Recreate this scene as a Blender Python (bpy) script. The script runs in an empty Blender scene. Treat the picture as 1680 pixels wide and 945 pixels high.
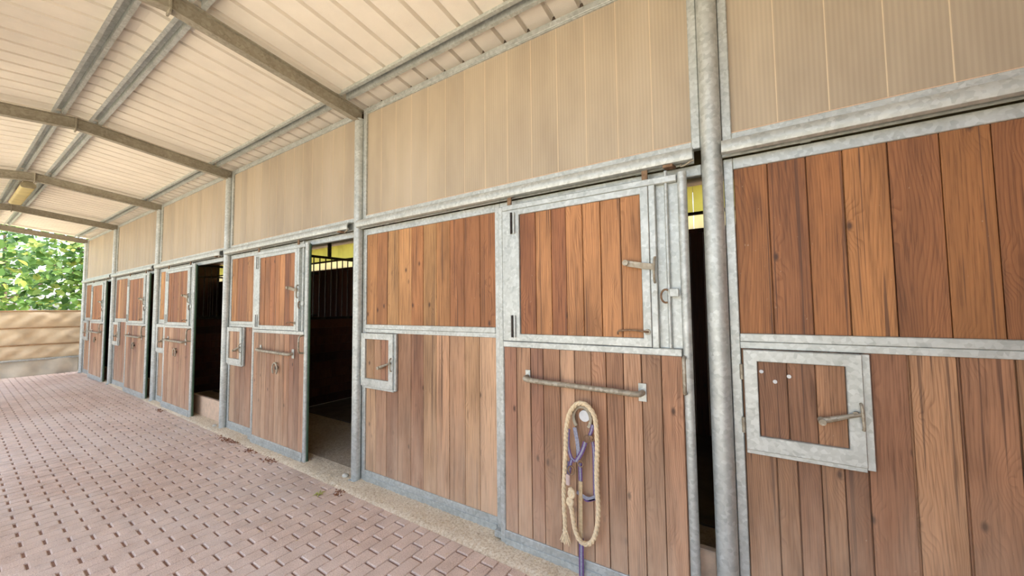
import bpy, bmesh, math, random
import numpy as np
from mathutils import Vector, Matrix
SC = bpy.context.scene
COL = SC.collection
PI = math.pi

# ------------------------------------------------------------------ camera, sky, sun, exposure
F_PX, YAW, PITCH, ROLL = 610.6133, -0.5693, 0.0523, -0.0110
CAM = Vector((0.178, -2.2565, 1.619))
def camera_axes():
    fw = Vector((math.sin(YAW)*math.cos(PITCH), math.cos(YAW)*math.cos(PITCH), math.sin(PITCH)))
    r = fw.cross(Vector((0, 0, 1))).normalized(); u = r.cross(fw)
    c, s = math.cos(ROLL), math.sin(ROLL)
    return c*r + s*u, -s*r + c*u, fw
RT, UP, FW = camera_axes()
cd = bpy.data.cameras.new('camera'); cam = bpy.data.objects.new('camera', cd); COL.objects.link(cam)
cd.sensor_width = 36; cd.lens = F_PX/1680*36; cd.clip_start = 0.05; cd.clip_end = 500
cam.matrix_world = Matrix(((RT.x, UP.x, -FW.x, CAM.x), (RT.y, UP.y, -FW.y, CAM.y), (RT.z, UP.z, -FW.z, CAM.z), (0, 0, 0, 1)))
SC.camera = cam
w = bpy.data.worlds.new('sky'); SC.world = w; w.use_nodes = True
wn = w.node_tree; wbg = wn.nodes['Background']
sky = wn.nodes.new('ShaderNodeTexSky'); sky.sky_type = 'NISHITA'; sky.sun_disc = False
sky.sun_elevation = math.radians(72); sky.sun_rotation = math.radians(40); sky.air_density = 1.0; sky.dust_density = 3.0; sky.ozone_density = 1.0
bw = wn.nodes.new('ShaderNodeRGBToBW'); hz = wn.nodes.new('ShaderNodeMix'); hz.data_type = 'RGBA'; hz.inputs[0].default_value = 0.28   # bright milky haze
wn.links.new(sky.outputs[0], bw.inputs[0]); wn.links.new(sky.outputs[0], hz.inputs[6]); wn.links.new(bw.outputs[0], hz.inputs[7])
wn.links.new(hz.outputs[2], wbg.inputs[0]); wbg.inputs[1].default_value = 0.33
sd = bpy.data.lights.new('sun', 'SUN'); sd.energy = 4.5; sd.color = (1.0, 0.93, 0.82); sd.angle = math.radians(0.6)
sun = bpy.data.objects.new('sun', sd); COL.objects.link(sun)
sun.rotation_euler = Vector((-0.26, -0.30, -1.0)).to_track_quat('-Z', 'Y').to_euler()
SC.view_settings.view_transform = 'Standard'; SC.view_settings.look = 'None'
SC.view_settings.gamma = 1; SC.view_settings.use_curve_mapping = False
SC.view_settings.exposure = 1.30

# ------------------------------------------------------------------ material helpers
def srgb(r, g, b):
    f = lambda c: (c/255/12.92) if c/255 <= 0.04045 else ((c/255+0.055)/1.055)**2.4
    return (f(r), f(g), f(b), 1)
class NT:
    def __init__(s, name):
        s.m = bpy.data.materials.new(name); s.m.use_nodes = True; s.t = s.m.node_tree
        s.b = s.t.nodes['Principled BSDF']; s.out = s.t.nodes['Material Output']
    def n(s, typ, **kw):
        nd = s.t.nodes.new('ShaderNode'+typ)
        for k, v in kw.items():
            if k.startswith('i_'):
                key = k[2:]; nd.inputs[int(key) if key.isdigit() else key.replace('_', ' ')].default_value = v
            else: setattr(nd, k, v)
        return nd
    def l(s, a, b): s.t.links.new(a, b)
    def val(s, x, op, y):
        m = s.n('Math', operation=op)
        for i, q in enumerate((x, y)):
            if isinstance(q, (int, float)): m.inputs[i].default_value = q
            else: s.l(q, m.inputs[i])
        return m.outputs[0]
    def ramp(s, f, pts, interp='LINEAR'):
        r = s.n('ValToRGB'); e = r.color_ramp.elements; r.color_ramp.interpolation = interp
        while len(e) < len(pts): e.new(0.5)
        for el, (p, c) in zip(e, pts):
            el.position = p; el.color = c if len(c) == 4 else (*c, 1)
        s.l(f, r.inputs[0]); return r.outputs[0]
    def mix(s, f, a, b, mode='MIX'):
        m = s.n('Mix', data_type='RGBA', blend_type=mode)
        for sock, q in ((m.inputs[0], f), (m.inputs[6], a), (m.inputs[7], b)):
            if isinstance(q, (int, float, tuple)): sock.default_value = q
            else: s.l(q, sock)
        return m.outputs[2]
    def coord(s, scale=(1, 1, 1), kind='Object', jitter=True):
        tc = s.n('TexCoord'); mp = s.n('Mapping'); mp.inputs['Scale'].default_value = scale
        if kind == 'World':
            g = s.n('NewGeometry'); s.l(g.outputs['Position'], mp.inputs[0]); return mp.outputs[0]
        if jitter:
            oi = s.n('ObjectInfo'); vm = s.n('Vector' 'Math', operation='SCALE'); cb = s.n('CombineXYZ')
            s.l(s.val(oi.outputs['Random'], 'MULTIPLY', 37.0), cb.inputs[0]); s.l(s.val(oi.outputs['Random'], 'MULTIPLY', 11.0), cb.inputs[1]); s.l(s.val(oi.outputs['Random'], 'MULTIPLY', 71.0), cb.inputs[2])
            ad = s.n('VectorMath', operation='ADD'); s.l(tc.outputs[kind], ad.inputs[0]); s.l(cb.outputs[0], ad.inputs[1]); s.t.nodes.remove(vm)
            s.l(ad.outputs[0], mp.inputs[0])
        else: s.l(tc.outputs[kind], mp.inputs[0])
        return mp.outputs[0]
    def noise(s, c, scale, detail=3, rough=0.55, dist=0):
        n = s.n('TexNoise', i_Scale=scale, i_Detail=detail, i_Roughness=rough, i_Distortion=dist); s.l(c, n.inputs['Vector']); return n.outputs['Fac']
    def bump(s, h, strength=0.3, dist=0.005):
        b = s.n('Bump', i_Strength=strength, i_Distance=dist); s.l(h, b.inputs['Height']); s.l(b.outputs[0], s.b.inputs['Normal'])
    def set(s, color=None, rough=None, metal=None):
        for key, q in (('Base Color', color), ('Roughness', rough), ('Metallic', metal)):
            if q is None: continue
            if isinstance(q, (int, float, tuple)): s.b.inputs[key].default_value = q
            else: s.l(q, s.b.inputs[key])
        return s.m
M = {}
def mk_galv(name, lo, mid, hi, rough=0.5, metal=0.35):
    t = NT(name); c = t.coord()
    big = t.noise(c, 6, 4, 0.6); v = t.n('TexVoronoi', i_Scale=55.0); t.l(c, v.inputs['Vector'])
    sp = t.ramp(v.outputs['Color'], [(0, (0, 0, 0)), (1, (1, 1, 1))])
    f = t.mix(0.35, big, sp)
    col = t.ramp(f, [(0.25, lo), (0.5, mid), (0.75, hi)])
    dirt = t.ramp(t.noise(c, 14, 5, 0.7), [(0.60, (0, 0, 0)), (0.80, (1, 1, 1))])
    col = t.mix(t.val(dirt, 'MULTIPLY', 0.35), col, srgb(140, 122, 92))
    t.bump(t.noise(c, 90, 2), 0.08, 0.002)
    return t.set(col, rough, metal)
M['galv'] = mk_galv('galvanized_steel', srgb(164, 168, 163), srgb(187, 191, 186), srgb(208, 212, 208), 0.48, 0.42)
M['beam'] = mk_galv('dull_beam_steel', srgb(140, 133, 116), srgb(160, 153, 136), srgb(176, 170, 152), 0.65, 0.25)
M['iron'] = mk_galv('worn_iron', srgb(128, 118, 100), srgb(162, 152, 132), srgb(190, 182, 164), 0.55, 0.3)
M['dark_iron'] = mk_galv('dark_iron', srgb(40, 36, 34), srgb(60, 54, 50), srgb(84, 74, 66), 0.55, 0.5)
M['rust'] = mk_galv('rusty_iron', srgb(104, 78, 56), srgb(132, 104, 78), srgb(152, 128, 102), 0.8, 0.1)

def mk_wood(name, dust=True):
    t = NT(name); oi = t.n('ObjectInfo'); base = oi.outputs['Color']; rnd = oi.outputs['Random']
    raw = t.coord((1, 1, 1)); sx = t.n('SeparateXYZ'); t.l(raw, sx.inputs[0])
    # knots: sparse cells, stretched along the board
    vo = t.n('TexVoronoi', voronoi_dimensions='2D', i_Scale=4.4, i_Randomness=1.0); kc = t.n('CombineXYZ'); t.l(sx.outputs['X'], kc.inputs[0]); t.l(t.val(sx.outputs['Z'], 'MULTIPLY', 0.5), kc.inputs[1]); t.l(kc.outputs[0], vo.inputs['Vector'])
    kd = vo.outputs['Distance']
    bulge = t.ramp(kd, [(0.0, (1, 1, 1)), (0.10, (0.55, 0.55, 0.55)), (0.30, (0, 0, 0))], 'EASE')
    # growth rings: bands across the width, bent by slow noise and around knots
    slow = t.noise(t.coord((1.0, 1.0, 0.20)), 5.0, 1.5, 0.45)
    amp = t.val(t.val(rnd, 'MULTIPLY', 0.20), 'ADD', 0.03)
    xx = t.val(t.val(sx.outputs['X'], 'ADD', t.val(slow, 'MULTIPLY', amp)), 'ADD', t.val(bulge, 'MULTIPLY', 0.045))
    cb = t.n('CombineXYZ'); t.l(xx, cb.inputs[0])
    wv = t.n('TexWave', wave_type='BANDS', bands_direction='X', wave_profile='SAW', i_Scale=26.0, i_Distortion=0.0); t.l(cb.outputs[0], wv.inputs['Vector'])
    ring = wv.outputs['Fac']
    streak = t.noise(t.coord((1, 1, 0.035)), 120, 3, 0.65)
    patch = t.noise(t.coord((1, 1, 0.16)), 6, 3, 0.6)
    ringc = t.ramp(ring, [(0.0, (1.08, 1.07, 1.05)), (0.55, (1.0, 1.0, 1.0)), (0.9, (0.74, 0.68, 0.62)), (1.0, (0.9, 0.88, 0.86))])
    col = t.mix(t.ramp(rnd, [(0.2, (0.45, 0.45, 0.45)), (1.0, (0.95, 0.95, 0.95))]), base, ringc, 'MULTIPLY')
    col = t.mix(0.9, col, t.ramp(streak, [(0.28, (0.48, 0.44, 0.40)), (0.48, (0.95, 0.95, 0.94)), (0.75, (1.22, 1.21, 1.19))]), 'MULTIPLY')
    col = t.mix(0.85, col, t.ramp(patch, [(0.28, (0.50, 0.46, 0.42)), (0.50, (0.94, 0.94, 0.94)), (0.72, (1.18, 1.18, 1.18))]), 'MULTIPLY')
    kn = t.ramp(kd, [(0.02, (1, 1, 1)), (0.065, (0, 0, 0))])
    some = t.ramp(vo.outputs['Color'], [(0.42, (0, 0, 0)), (0.62, (1, 1, 1))])   # not every cell holds a knot
    col = t.mix(t.val(t.val(kn, 'MULTIPLY', some), 'MULTIPLY', 0.85), col, srgb(62, 40, 28))
    sp = t.ramp(t.noise(t.coord((1, 1, 0.6)), 70, 2, 0.5), [(0.74, (0, 0, 0)), (0.80, (1, 1, 1))])
    col = t.mix(t.val(sp, 'MULTIPLY', 0.5), col, srgb(190, 165, 135))
    crack = t.ramp(t.noise(t.coord((1, 1, 0.012)), 60, 1, 0.4), [(0.655, (0, 0, 0)), (0.675, (1, 1, 1))])
    col = t.mix(t.val(crack, 'MULTIPLY', 0.6), col, srgb(70, 46, 34))   # drying checks
    wv_h = t.val(ring, 'MULTIPLY', 0.6)
    if dust:   # dried splash dirt on the lowest hand's breadths of the boards
        g2 = t.n('NewGeometry'); sx = t.n('SeparateXYZ'); t.l(g2.outputs['Position'], sx.inputs[0])
        h = t.n('MapRange', i_1=0.95, i_2=0.10, i_3=0.0, i_4=1.0); t.l(sx.outputs['Z'], h.inputs[0])
        d = t.val(t.val(h.outputs[0], 'MULTIPLY', t.ramp(t.noise(t.coord((1, 1, 0.2), 'World'), 9, 4, 0.65), [(0.25, (0.1, 0.1, 0.1)), (0.75, (1, 1, 1))])), 'MULTIPLY', 0.85)
        col = t.mix(d, col, srgb(212, 180, 150))
    t.bump(t.val(wv_h, 'ADD', streak), 0.2, 0.002)
    return t.set(col, 0.62, 0)
M['wood'] = mk_wood('weathered_board')
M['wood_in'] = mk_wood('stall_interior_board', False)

def mk_simple(name, base, var=0.25, scale=20, rough=0.8, bump=0.2, bscale=80, metal=0, bd=0.003):
    t = NT(name); c = t.coord()
    n = t.noise(c, scale, 4, 0.6)
    lo = tuple(x*(1-var) for x in base[:3]); hi = tuple(min(1, x*(1+var)) for x in base[:3])
    col = t.ramp(n, [(0.3, lo), (0.7, hi)])
    if bump: t.bump(t.noise(c, bscale, 3), bump, bd)
    return t.set(col, rough, metal)
M['felt'] = mk_simple('felt_roof_underside', srgb(236, 228, 214), 0.06, 3, 0.95, 0.5, 260, 0, 0.003)
M['rope'] = mk_simple('cream_rope', srgb(228, 206, 168), 0.18, 60, 0.9, 0.6, 160)
M['tan_strap'] = mk_simple('tan_strap', srgb(196, 172, 132), 0.2, 60, 0.9, 0.4, 200)
M['white_paint'] = mk_simple('chalky_white', srgb(214, 214, 210), 0.08, 30, 0.7, 0.1)
M['pinkish'] = mk_simple('pinkish_plastic', srgb(206, 182, 172), 0.1, 30, 0.5, 0.1)
M['plank_pale'] = mk_simple('pale_plank', srgb(214, 184, 156), 0.15, 12, 0.85, 0.3, 40)
M['tarp'] = mk_simple('tan_tarpaulin', srgb(222, 200, 164), 0.14, 3, 0.6, 0.3, 12, 0, 0.01)
M['tarp_skirt'] = mk_simple('grey_tarpaulin', srgb(206, 196, 174), 0.12, 3, 0.65, 0.3, 12, 0, 0.01)
M['tarp_hem'] = mk_simple('brown_hem', srgb(176, 142, 104), 0.2, 6, 0.7, 0.2)
M['bark'] = mk_simple('bark', srgb(96, 82, 66), 0.3, 9, 0.9, 0.6, 30)
M['stone'] = mk_simple('pale_stone', srgb(206, 200, 186), 0.15, 20, 0.9, 0.4)
M['straw'] = mk_simple('straw', srgb(206, 180, 120), 0.25, 20, 0.8, 0)
M['weed'] = mk_simple('yellow_green_weed', srgb(176, 172, 96), 0.2, 20, 0.8, 0)
M['soil'] = mk_simple('dark_soil', srgb(138, 94, 68), 0.3, 30, 0.95, 0.4)
M['purple'] = mk_simple('purple_webbing', srgb(104, 74, 122), 0.3, 90, 0.8, 0.4, 200)
M['greyblue'] = mk_simple('grey_blue_webbing', srgb(146, 146, 158), 0.25, 90, 0.8, 0.4, 200)
M['green_reflection'] = mk_simple('painted_green_reflection', srgb(74, 98, 76), 0.2, 10, 0.6, 0.1)  # colour of the green reflection painted onto the door tubes
M['lamp_body'] = mk_simple('lamp_housing', srgb(150, 140, 112), 0.15, 20, 0.6, 0.1)
M['stall_dark'] = mk_simple('stall_rubber_floor', srgb(84, 70, 56), 0.3, 6, 0.95, 0.4, 30)
def mk_tan_sheet():
    t = NT('ribbed_polycarbonate'); c = t.coord((1, 1, 1), 'World'); oi = t.n('ObjectInfo')
    w1 = t.n('TexWave', wave_type='BANDS', bands_direction='X', i_Scale=15.7); t.l(c, w1.inputs['Vector'])
    smear = t.noise(t.coord((1, 1, 0.25), 'World'), 2.4, 4, 0.6)
    col = t.ramp(smear, [(0.3, srgb(164, 149, 128)), (0.55, srgb(181, 166, 143)), (0.8, srgb(190, 176, 155))])
    col = t.mix(0.5, col, t.ramp(oi.outputs['Random'], [(0, (0.84, 0.84, 0.86)), (1, (1.06, 1.05, 1.02))]), 'MULTIPLY')
    rb = t.ramp(w1.outputs['Fac'], [(0.2, (0.93, 0.93, 0.94)), (0.8, (1.03, 1.03, 1.03))])
    col = t.mix(0.8, col, rb, 'MULTIPLY')
    t.bump(w1.outputs['Fac'], 0.12, 0.002)
    return t.set(col, 0.55, 0)
M['tan_sheet'] = mk_tan_sheet()
def mk_paver():
    t = NT('red_brown_paver'); oi = t.n('ObjectInfo'); c = t.coord((1, 1, 1), 'World')
    rnd = t.ramp(t.noise(t.coord((1, 1, 0), 'World'), 7.0, 0), [(0.3, (0.90, 0.89, 0.88)), (0.7, (1.06, 1.06, 1.06))])
    fine = t.noise(c, 170, 4, 0.75); big = t.noise(t.coord((0.5, 1.0, 1), 'World'), 1.1, 4, 0.6)
    col = t.ramp(fine, [(0.28, srgb(162, 132, 114)), (0.5, srgb(222, 196, 176)), (0.72, srgb(250, 232, 216))])
    col = t.mix(1.0, col, rnd, 'MULTIPLY')
    col = t.mix(t.val(t.ramp(big, [(0.38, (0, 0, 0)), (0.62, (1, 1, 1))]), 'MULTIPLY', 0.5), col, srgb(240, 225, 210))
    st = t.ramp(t.noise(c, 3.3, 5, 0.7), [(0.60, (0, 0, 0)), (0.74, (1, 1, 1))])
    col = t.mix(t.val(st, 'MULTIPLY', 0.35), col, srgb(170, 130, 102))
    t.bump(fine, 0.35, 0.003)
    t.b.inputs['Specular IOR Level'].default_value = 0.2
    return t.set(col, 0.95, 0)
M['seam'] = mk_simple('pale_seam', srgb(208, 190, 160), 0.05, 10, 0.6, 0)
M['paver'] = mk_paver()
M['joint'] = mk_simple('joint_sand', srgb(150, 116, 96), 0.2, 40, 0.95, 0.3)
def mk_concrete(name, a, b, c3, gs=120):
    t = NT(name); c = t.coord((1, 1, 1), 'World')
    f = t.noise(c, gs, 4, 0.75); g = t.noise(c, 3, 4, 0.6)
    col = t.ramp(f, [(0.3, a), (0.5, b), (0.72, c3)])
    col = t.mix(0.5, col, t.ramp(g, [(0.3, (0.78, 0.75, 0.70)), (0.7, (1.1, 1.1, 1.1))]), 'MULTIPLY')
    t.bump(f, 0.9, 0.008)
    return t.set(col, 0.92, 0)
M['concrete'] = mk_concrete('gritty_concrete', srgb(192, 168, 134), srgb(234, 216, 186), srgb(252, 243, 226), 60)
M['slab'] = mk_concrete('stall_slab', srgb(140, 124, 102), srgb(176, 158, 134), srgb(196, 180, 156), 40)
M['ground'] = mk_concrete('dry_grass_ground', srgb(186, 172, 146), srgb(208, 196, 172), srgb(222, 212, 190), 12)
def mk_translucent(name, col, amount, var=0.3, random_tint=None):
    t = NT(name); tr = t.n('BsdfTranslucent'); mx = t.n('MixShader'); mx.inputs[0].default_value = amount
    c = t.coord(); cc = t.ramp(t.noise(c, 5, 3), [(0.3, tuple(x*(1-var) for x in col[:3])), (0.7, tuple(min(1, x*(1+var)) for x in col[:3]))])
    if random_tint:
        g = t.n('NewGeometry'); cc = t.ramp(g.outputs['Random Per Island'], random_tint)
    t.l(cc, tr.inputs[0]); t.l(cc, t.b.inputs['Base Color']); t.b.inputs['Roughness'].default_value = 0.6
    t.l(t.b.outputs[0], mx.inputs[1]); t.l(tr.outputs[0], mx.inputs[2]); t.l(mx.outputs[0], t.out.inputs[0])
    return t.m
M['yellow_sheet'] = mk_translucent('yellow_translucent_sheet', srgb(222, 219, 156), 0.6, 0.06)
M['pale_sheet'] = mk_translucent('pale_translucent_sheet', srgb(240, 232, 200), 0.7, 0.06)
M['diffuser'] = mk_translucent('lamp_diffuser', srgb(236, 224, 170), 0.45, 0.12)
M['leaf'] = mk_translucent('green_leaf', srgb(92, 140, 40), 0.4, 0.3, [(0, srgb(50, 86, 34)), (0.4, srgb(88, 126, 52)), (0.75, srgb(128, 160, 78)), (1, srgb(180, 184, 92))])
M['leaf_dark'] = mk_translucent('dark_leaf', srgb(60, 110, 40), 0.4, 0.3, [(0, srgb(34, 64, 28)), (0.6, srgb(66, 104, 48)), (1, srgb(116, 146, 74))])

# ------------------------------------------------------------------ mesh helpers
class MB:
    def __init__(s): s.v = []; s.f = []
    def add(s, vs, fs):
        o = len(s.v); s.v += [tuple(p) for p in vs]; s.f += [tuple(o+i for i in f) for f in fs]; return s
    def box(s, x0, x1, y0, y1, z0, z1):
        return s.add([(x0, y0, z0), (x1, y0, z0), (x1, y1, z0), (x0, y1, z0), (x0, y0, z1), (x1, y0, z1), (x1, y1, z1), (x0, y1, z1)],
                     [(0, 3, 2, 1), (4, 5, 6, 7), (0, 1, 5, 4), (1, 2, 6, 5), (2, 3, 7, 6), (3, 0, 4, 7)])
    def tube(s, path, r, n=10, closed=False, flat=None):
        """round tube along a path; r number or list; flat=(width, thickness, normal) gives a strap"""
        P = [Vector(q) for q in path]; k = len(P); R = r if isinstance(r, (list, tuple)) else [r]*k
        rings = []; up = None
        for i in range(k):
            a = P[i-1] if (i > 0 or closed) else P[i]; b = P[(i+1) % k] if (i < k-1 or closed) else P[i]
            d = (b-a).normalized()
            if up is None:
                up = Vector((0, 0, 1)) if abs(d.z) < 0.9 else Vector((0, 1, 0))
            if flat: up = Vector(flat[2])
            sd_ = d.cross(up).normalized(); u2 = sd_.cross(d).normalized(); up = u2
            ring = []
            for j in range(n):
                t = 2*PI*j/n
                if flat:
                    cx = flat[0]/2*(1 if math.cos(t) > 0 else -1); cy = flat[1]/2*(1 if math.sin(t) > 0 else -1)
                    ring.append(P[i] + sd_*cx + u2*cy)
                else: ring.append(P[i] + (sd_*math.cos(t) + u2*math.sin(t))*R[i])
            rings.append(ring)
        vs = [q for ring in rings for q in ring]; fs = []
        for i in range(k if closed else k-1):
            i2 = (i+1) % k
            for j in range(n):
                j2 = (j+1) % n; fs.append((i*n+j, i2*n+j, i2*n+j2, i*n+j2))
        if not closed: fs += [tuple(range(n)), tuple((k-1)*n+j for j in reversed(range(n)))]
        return s.add(vs, fs)
    def strap(s, path, wd, th, nrm=(0, -1, 0)):
        P = [Vector(q) for q in path]; k = len(P); vs = []; nv = Vector(nrm)
        for i in range(k):
            d = (P[min(i+1, k-1)] - P[max(i-1, 0)]).normalized(); sd_ = d.cross(nv).normalized()
            for a, b in ((-1, -1), (1, -1), (1, 1), (-1, 1)): vs.append(P[i] + sd_*wd/2*a + nv*th/2*b)
        fs = [(i*4+j, (i+1)*4+j, (i+1)*4+(j+1) % 4, i*4+(j+1) % 4) for i in range(k-1) for j in range(4)]
        fs += [(0, 1, 2, 3), tuple((k-1)*4+j for j in (3, 2, 1, 0))]
        return s.add(vs, fs)
    def prism(s, prof, axis, lo, hi, fn=None):
        """profile of (a, b) pairs extruded along an axis; axis 'x': (a,b)->(y,z); 'y': (x,z); 'z': (x,y)"""
        mp = {'x': lambda a, b, t: (t, a, b), 'y': lambda a, b, t: (a, t, b), 'z': lambda a, b, t: (a, b, t)}[axis]
        n = len(prof); vs = [mp(a, b, lo) for a, b in prof] + [mp(a, b, hi) for a, b in prof]
        if fn: vs = [fn(q) for q in vs]
        return s.add(vs, [(i, (i+1) % n, n+(i+1) % n, n+i) for i in range(n)] + [tuple(reversed(range(n))), tuple(range(n, 2*n))])
    def ring(s, x0, x1, z0, z1, wl, wr, wb, wt, y0, y1):
        """mitred rectangular frame in the xz plane"""
        O = [(x0, z0), (x1, z0), (x1, z1), (x0, z1)]; I = [(x0+wl, z0+wb), (x1-wr, z0+wb), (x1-wr, z1-wt), (x0+wl, z1-wt)]
        vs = [(a, y0, b) for a, b in O] + [(a, y0, b) for a, b in I] + [(a, y1, b) for a, b in O] + [(a, y1, b) for a, b in I]; fs = []
        for i in range(4):
            j = (i+1) % 4
            fs += [(i, j, 4+j, 4+i), (8+j, 8+i, 12+i, 12+j), (j, i, 8+i, 8+j), (4+i, 4+j, 12+j, 12+i)]
        return s.add(vs, fs)
    def build(s, name, mat, parent=None, bevel=0, smooth=False, origin='base', seg=1):
        xs = np.array(s.v); lo, hi = xs.min(0), xs.max(0)
        o = Vector(((lo[0]+hi[0])/2, (lo[1]+hi[1])/2, lo[2] if origin == 'base' else (lo[2]+hi[2])/2))
        me = bpy.data.meshes.new(name); me.from_pydata([tuple(p) for p in (xs - np.array(o))], [], s.f)
        bm = bmesh.new(); bm.from_mesh(me); bmesh.ops.recalc_face_normals(bm, faces=bm.faces)
        if bevel:
            bmesh.ops.bevel(bm, geom=[e for e in bm.edges if len(e.link_faces) == 2 and e.calc_face_angle(0) > 0.6], offset=bevel, segments=seg, affect='EDGES', clamp_overlap=True)
        bm.to_mesh(me); bm.free()
        if smooth:
            me.polygons.foreach_set('use_smooth', [True]*len(me.polygons)); me.set_sharp_from_angle(angle=math.radians(40))
        if mat: me.materials.append(M[mat])
        ob = bpy.data.objects.new(name, me); COL.objects.link(ob)
        if parent is not None: ob.parent = parent; o = o - world_of(parent)
        ob.location = o
        return ob
def world_of(o):
    p = Vector((0, 0, 0))
    while o is not None: p += o.location; o = o.parent
    return p
def empty(name, loc):
    o = bpy.data.objects.new(name, None); COL.objects.link(o); o.location = loc; o.empty_display_size = 0.1; return o
def tag(o, label=None, cat=None, group=None, kind=None):
    for k, v in (('label', label), ('category', cat), ('group', group), ('kind', kind)):
        if v: o[k] = v
    return o
def box(name, mat, parent, x0, x1, y0, y1, z0, z1, bevel=0.003): return MB().box(x0, x1, y0, y1, z0, z1).build(name, mat, parent, bevel)
def arc(cx, cz, rx, rz, a0, a1, n, y): return [(cx+rx*math.cos(math.radians(a0+(a1-a0)*i/n)), y, cz+rz*math.sin(math.radians(a0+(a1-a0)*i/n))) for i in range(n+1)]
def smooth_path(pts, sub=4):
    P = [Vector(p) for p in pts]; out = []
    for i in range(len(P)-1):
        a, b, c, d = P[max(i-1, 0)], P[i], P[i+1], P[min(i+2, len(P)-1)]
        for k in range(sub):
            t = k/sub; out.append(0.5*((2*b) + (c-a)*t + (2*a-5*b+4*c-d)*t*t + (3*b-a-3*c+d)*t**3))
    out.append(P[-1]); return out

POST = [0.03, -3.03, -6.01, -9.0, -12.0, -15.0]      # wall posts along the aisle
RIDGE_Y, OUT_Y = -1.47, -2.75
def rafter_top(y): return 3.61 + 0.16*(1 - abs(y-RIDGE_Y)/1.47)
def sheet_z(y): return rafter_top(y) + 0.042

# ------------------------------------------------------------------ floor of pavers, concrete strip, ground
TH = math.radians(1.0)
def pave(u, v): return (u*math.cos(TH)+v*math.sin(TH), -u*math.sin(TH)+v*math.cos(TH))
EDGE_V = -0.247
rng = random.Random(5)
def paver_mb(u0, u1, v0, v1, top, mb):
    sx, sy, ch = 0.0025, 0.0065, 0.006     # end joints are wide and chamfered, side joints thin
    a0, a1, b0, b1 = u0+sx, u1-sx, v0+sy, v1-sy
    zb = -0.03; zt = top; L = [(a0, b0, zb), (a1, b0, zb), (a1, b1, zb), (a0, b1, zb),
        (a0, b0, zt-ch), (a1, b0, zt-ch), (a1, b1, zt-ch), (a0, b1, zt-ch),
        (a0+0.003, b0+ch, zt), (a1-0.003, b0+ch, zt), (a1-0.003, b1-ch, zt), (a0+0.003, b1-ch, zt)]
    fs = [(8, 9, 10, 11)]
    for i in range(4):
        j = (i+1) % 4; fs += [(i, j, 4+j, 4+i), (4+i, 4+j, 8+j, 8+i)]
    mb.add([(*pave(a, b), z) for a, b, z in L], fs)
cells = []
for i in range(-22, 138):
    uc = -1.282 - 0.103*i
    ph = -0.325 if i % 2 == 0 else -0.427
    vs = [EDGE_V]; v = ph
    while v > EDGE_V: v -= 0.2
    while v > -2.95: vs.append(v); v -= 0.2
    for b1, b0 in zip(vs[:-1], vs[1:]):
        cells.append((uc-0.0515, uc+0.0515, b0, b1))
def area(c):
    pts = []
    for a, b in ((c[0], c[2]), (c[1], c[2]), (c[1], c[3]), (c[0], c[3])):
        x, y = pave(a, b); d = Vector((x, y, 0)) - CAM; z = d.dot(FW)
        if z < 0.1: return 0
        pts.append((840+F_PX*d.dot(RT)/z, 472.5-F_PX*d.dot(UP)/z))
    cx = sum(p[0] for p in pts)/4; cy = sum(p[1] for p in pts)/4
    if not (-5 < cx < 1000 and cy < 950): return 0
    return abs(sum(pts[k][0]*pts[(k+1) % 4][1] - pts[(k+1) % 4][0]*pts[k][1] for k in range(4)))/2
order = sorted(range(len(cells)), key=lambda k: -area(cells[k]))
near = [k for k in order[:300] if area(cells[k]) > 0]
fl = MB()
fl.add([(*pave(u, v), z) for z in (-0.12, -0.012) for u, v in ((-15.6, EDGE_V), (1.1, EDGE_V), (1.1, -3.0), (-15.6, -3.0))],
       [(0, 1, 2, 3), (7, 6, 5, 4), (0, 4, 5, 1), (1, 5, 6, 2), (2, 6, 7, 3), (3, 7, 4, 0)])
floor = tag(fl.build('floor', 'joint'), kind='structure')
for k in near:
    mb = MB(); paver_mb(*cells[k], rng.uniform(-0.0015, 0.0015), mb); mb.build('paver', 'paver', floor)
mb = MB(); ns = set(near)
for k in range(len(cells)):
    if k not in ns: paver_mb(*cells[k], rng.uniform(-0.0015, 0.0015), mb)
tag(mb.build('paver_field', 'paver', floor), kind='stuff')

# gritty concrete strip along the foot of the stalls
mb = MB(); nx, ny = 1100, 12; g = np.random.RandomState(3)
rag = np.convolve(g.randn(nx+9), np.ones(4)/4, 'same')
for i in range(nx+1):
    x = -15.7 + 18.7*i/nx
    ye = EDGE_V - math.tan(TH)*x - 0.016 + 0.006*math.sin(x*3.1) + 0.009*rag[i]
    for j in range(ny+1):
        t = j/ny; y = ye + (0.10 - ye)*t
        z = 0.005 + 0.012*math.sin(min(1, t*3)*PI/2) + (0.0035*g.randn() if 0 < j < ny else 0) - (0.012 if j == 0 else 0)
        mb.v.append((x, y, z))
for i in range(nx):
    for j in range(ny):
        a = i*(ny+1)+j; mb.f.append((a, a+ny+1, a+ny+2, a+1))
tag(mb.build('concrete_kerb', 'concrete', smooth=True), kind='structure')
tag(MB().box(-70, 40, -60, 60, -0.5, -0.06).build('ground', 'ground', bevel=0), kind='structure')

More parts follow.
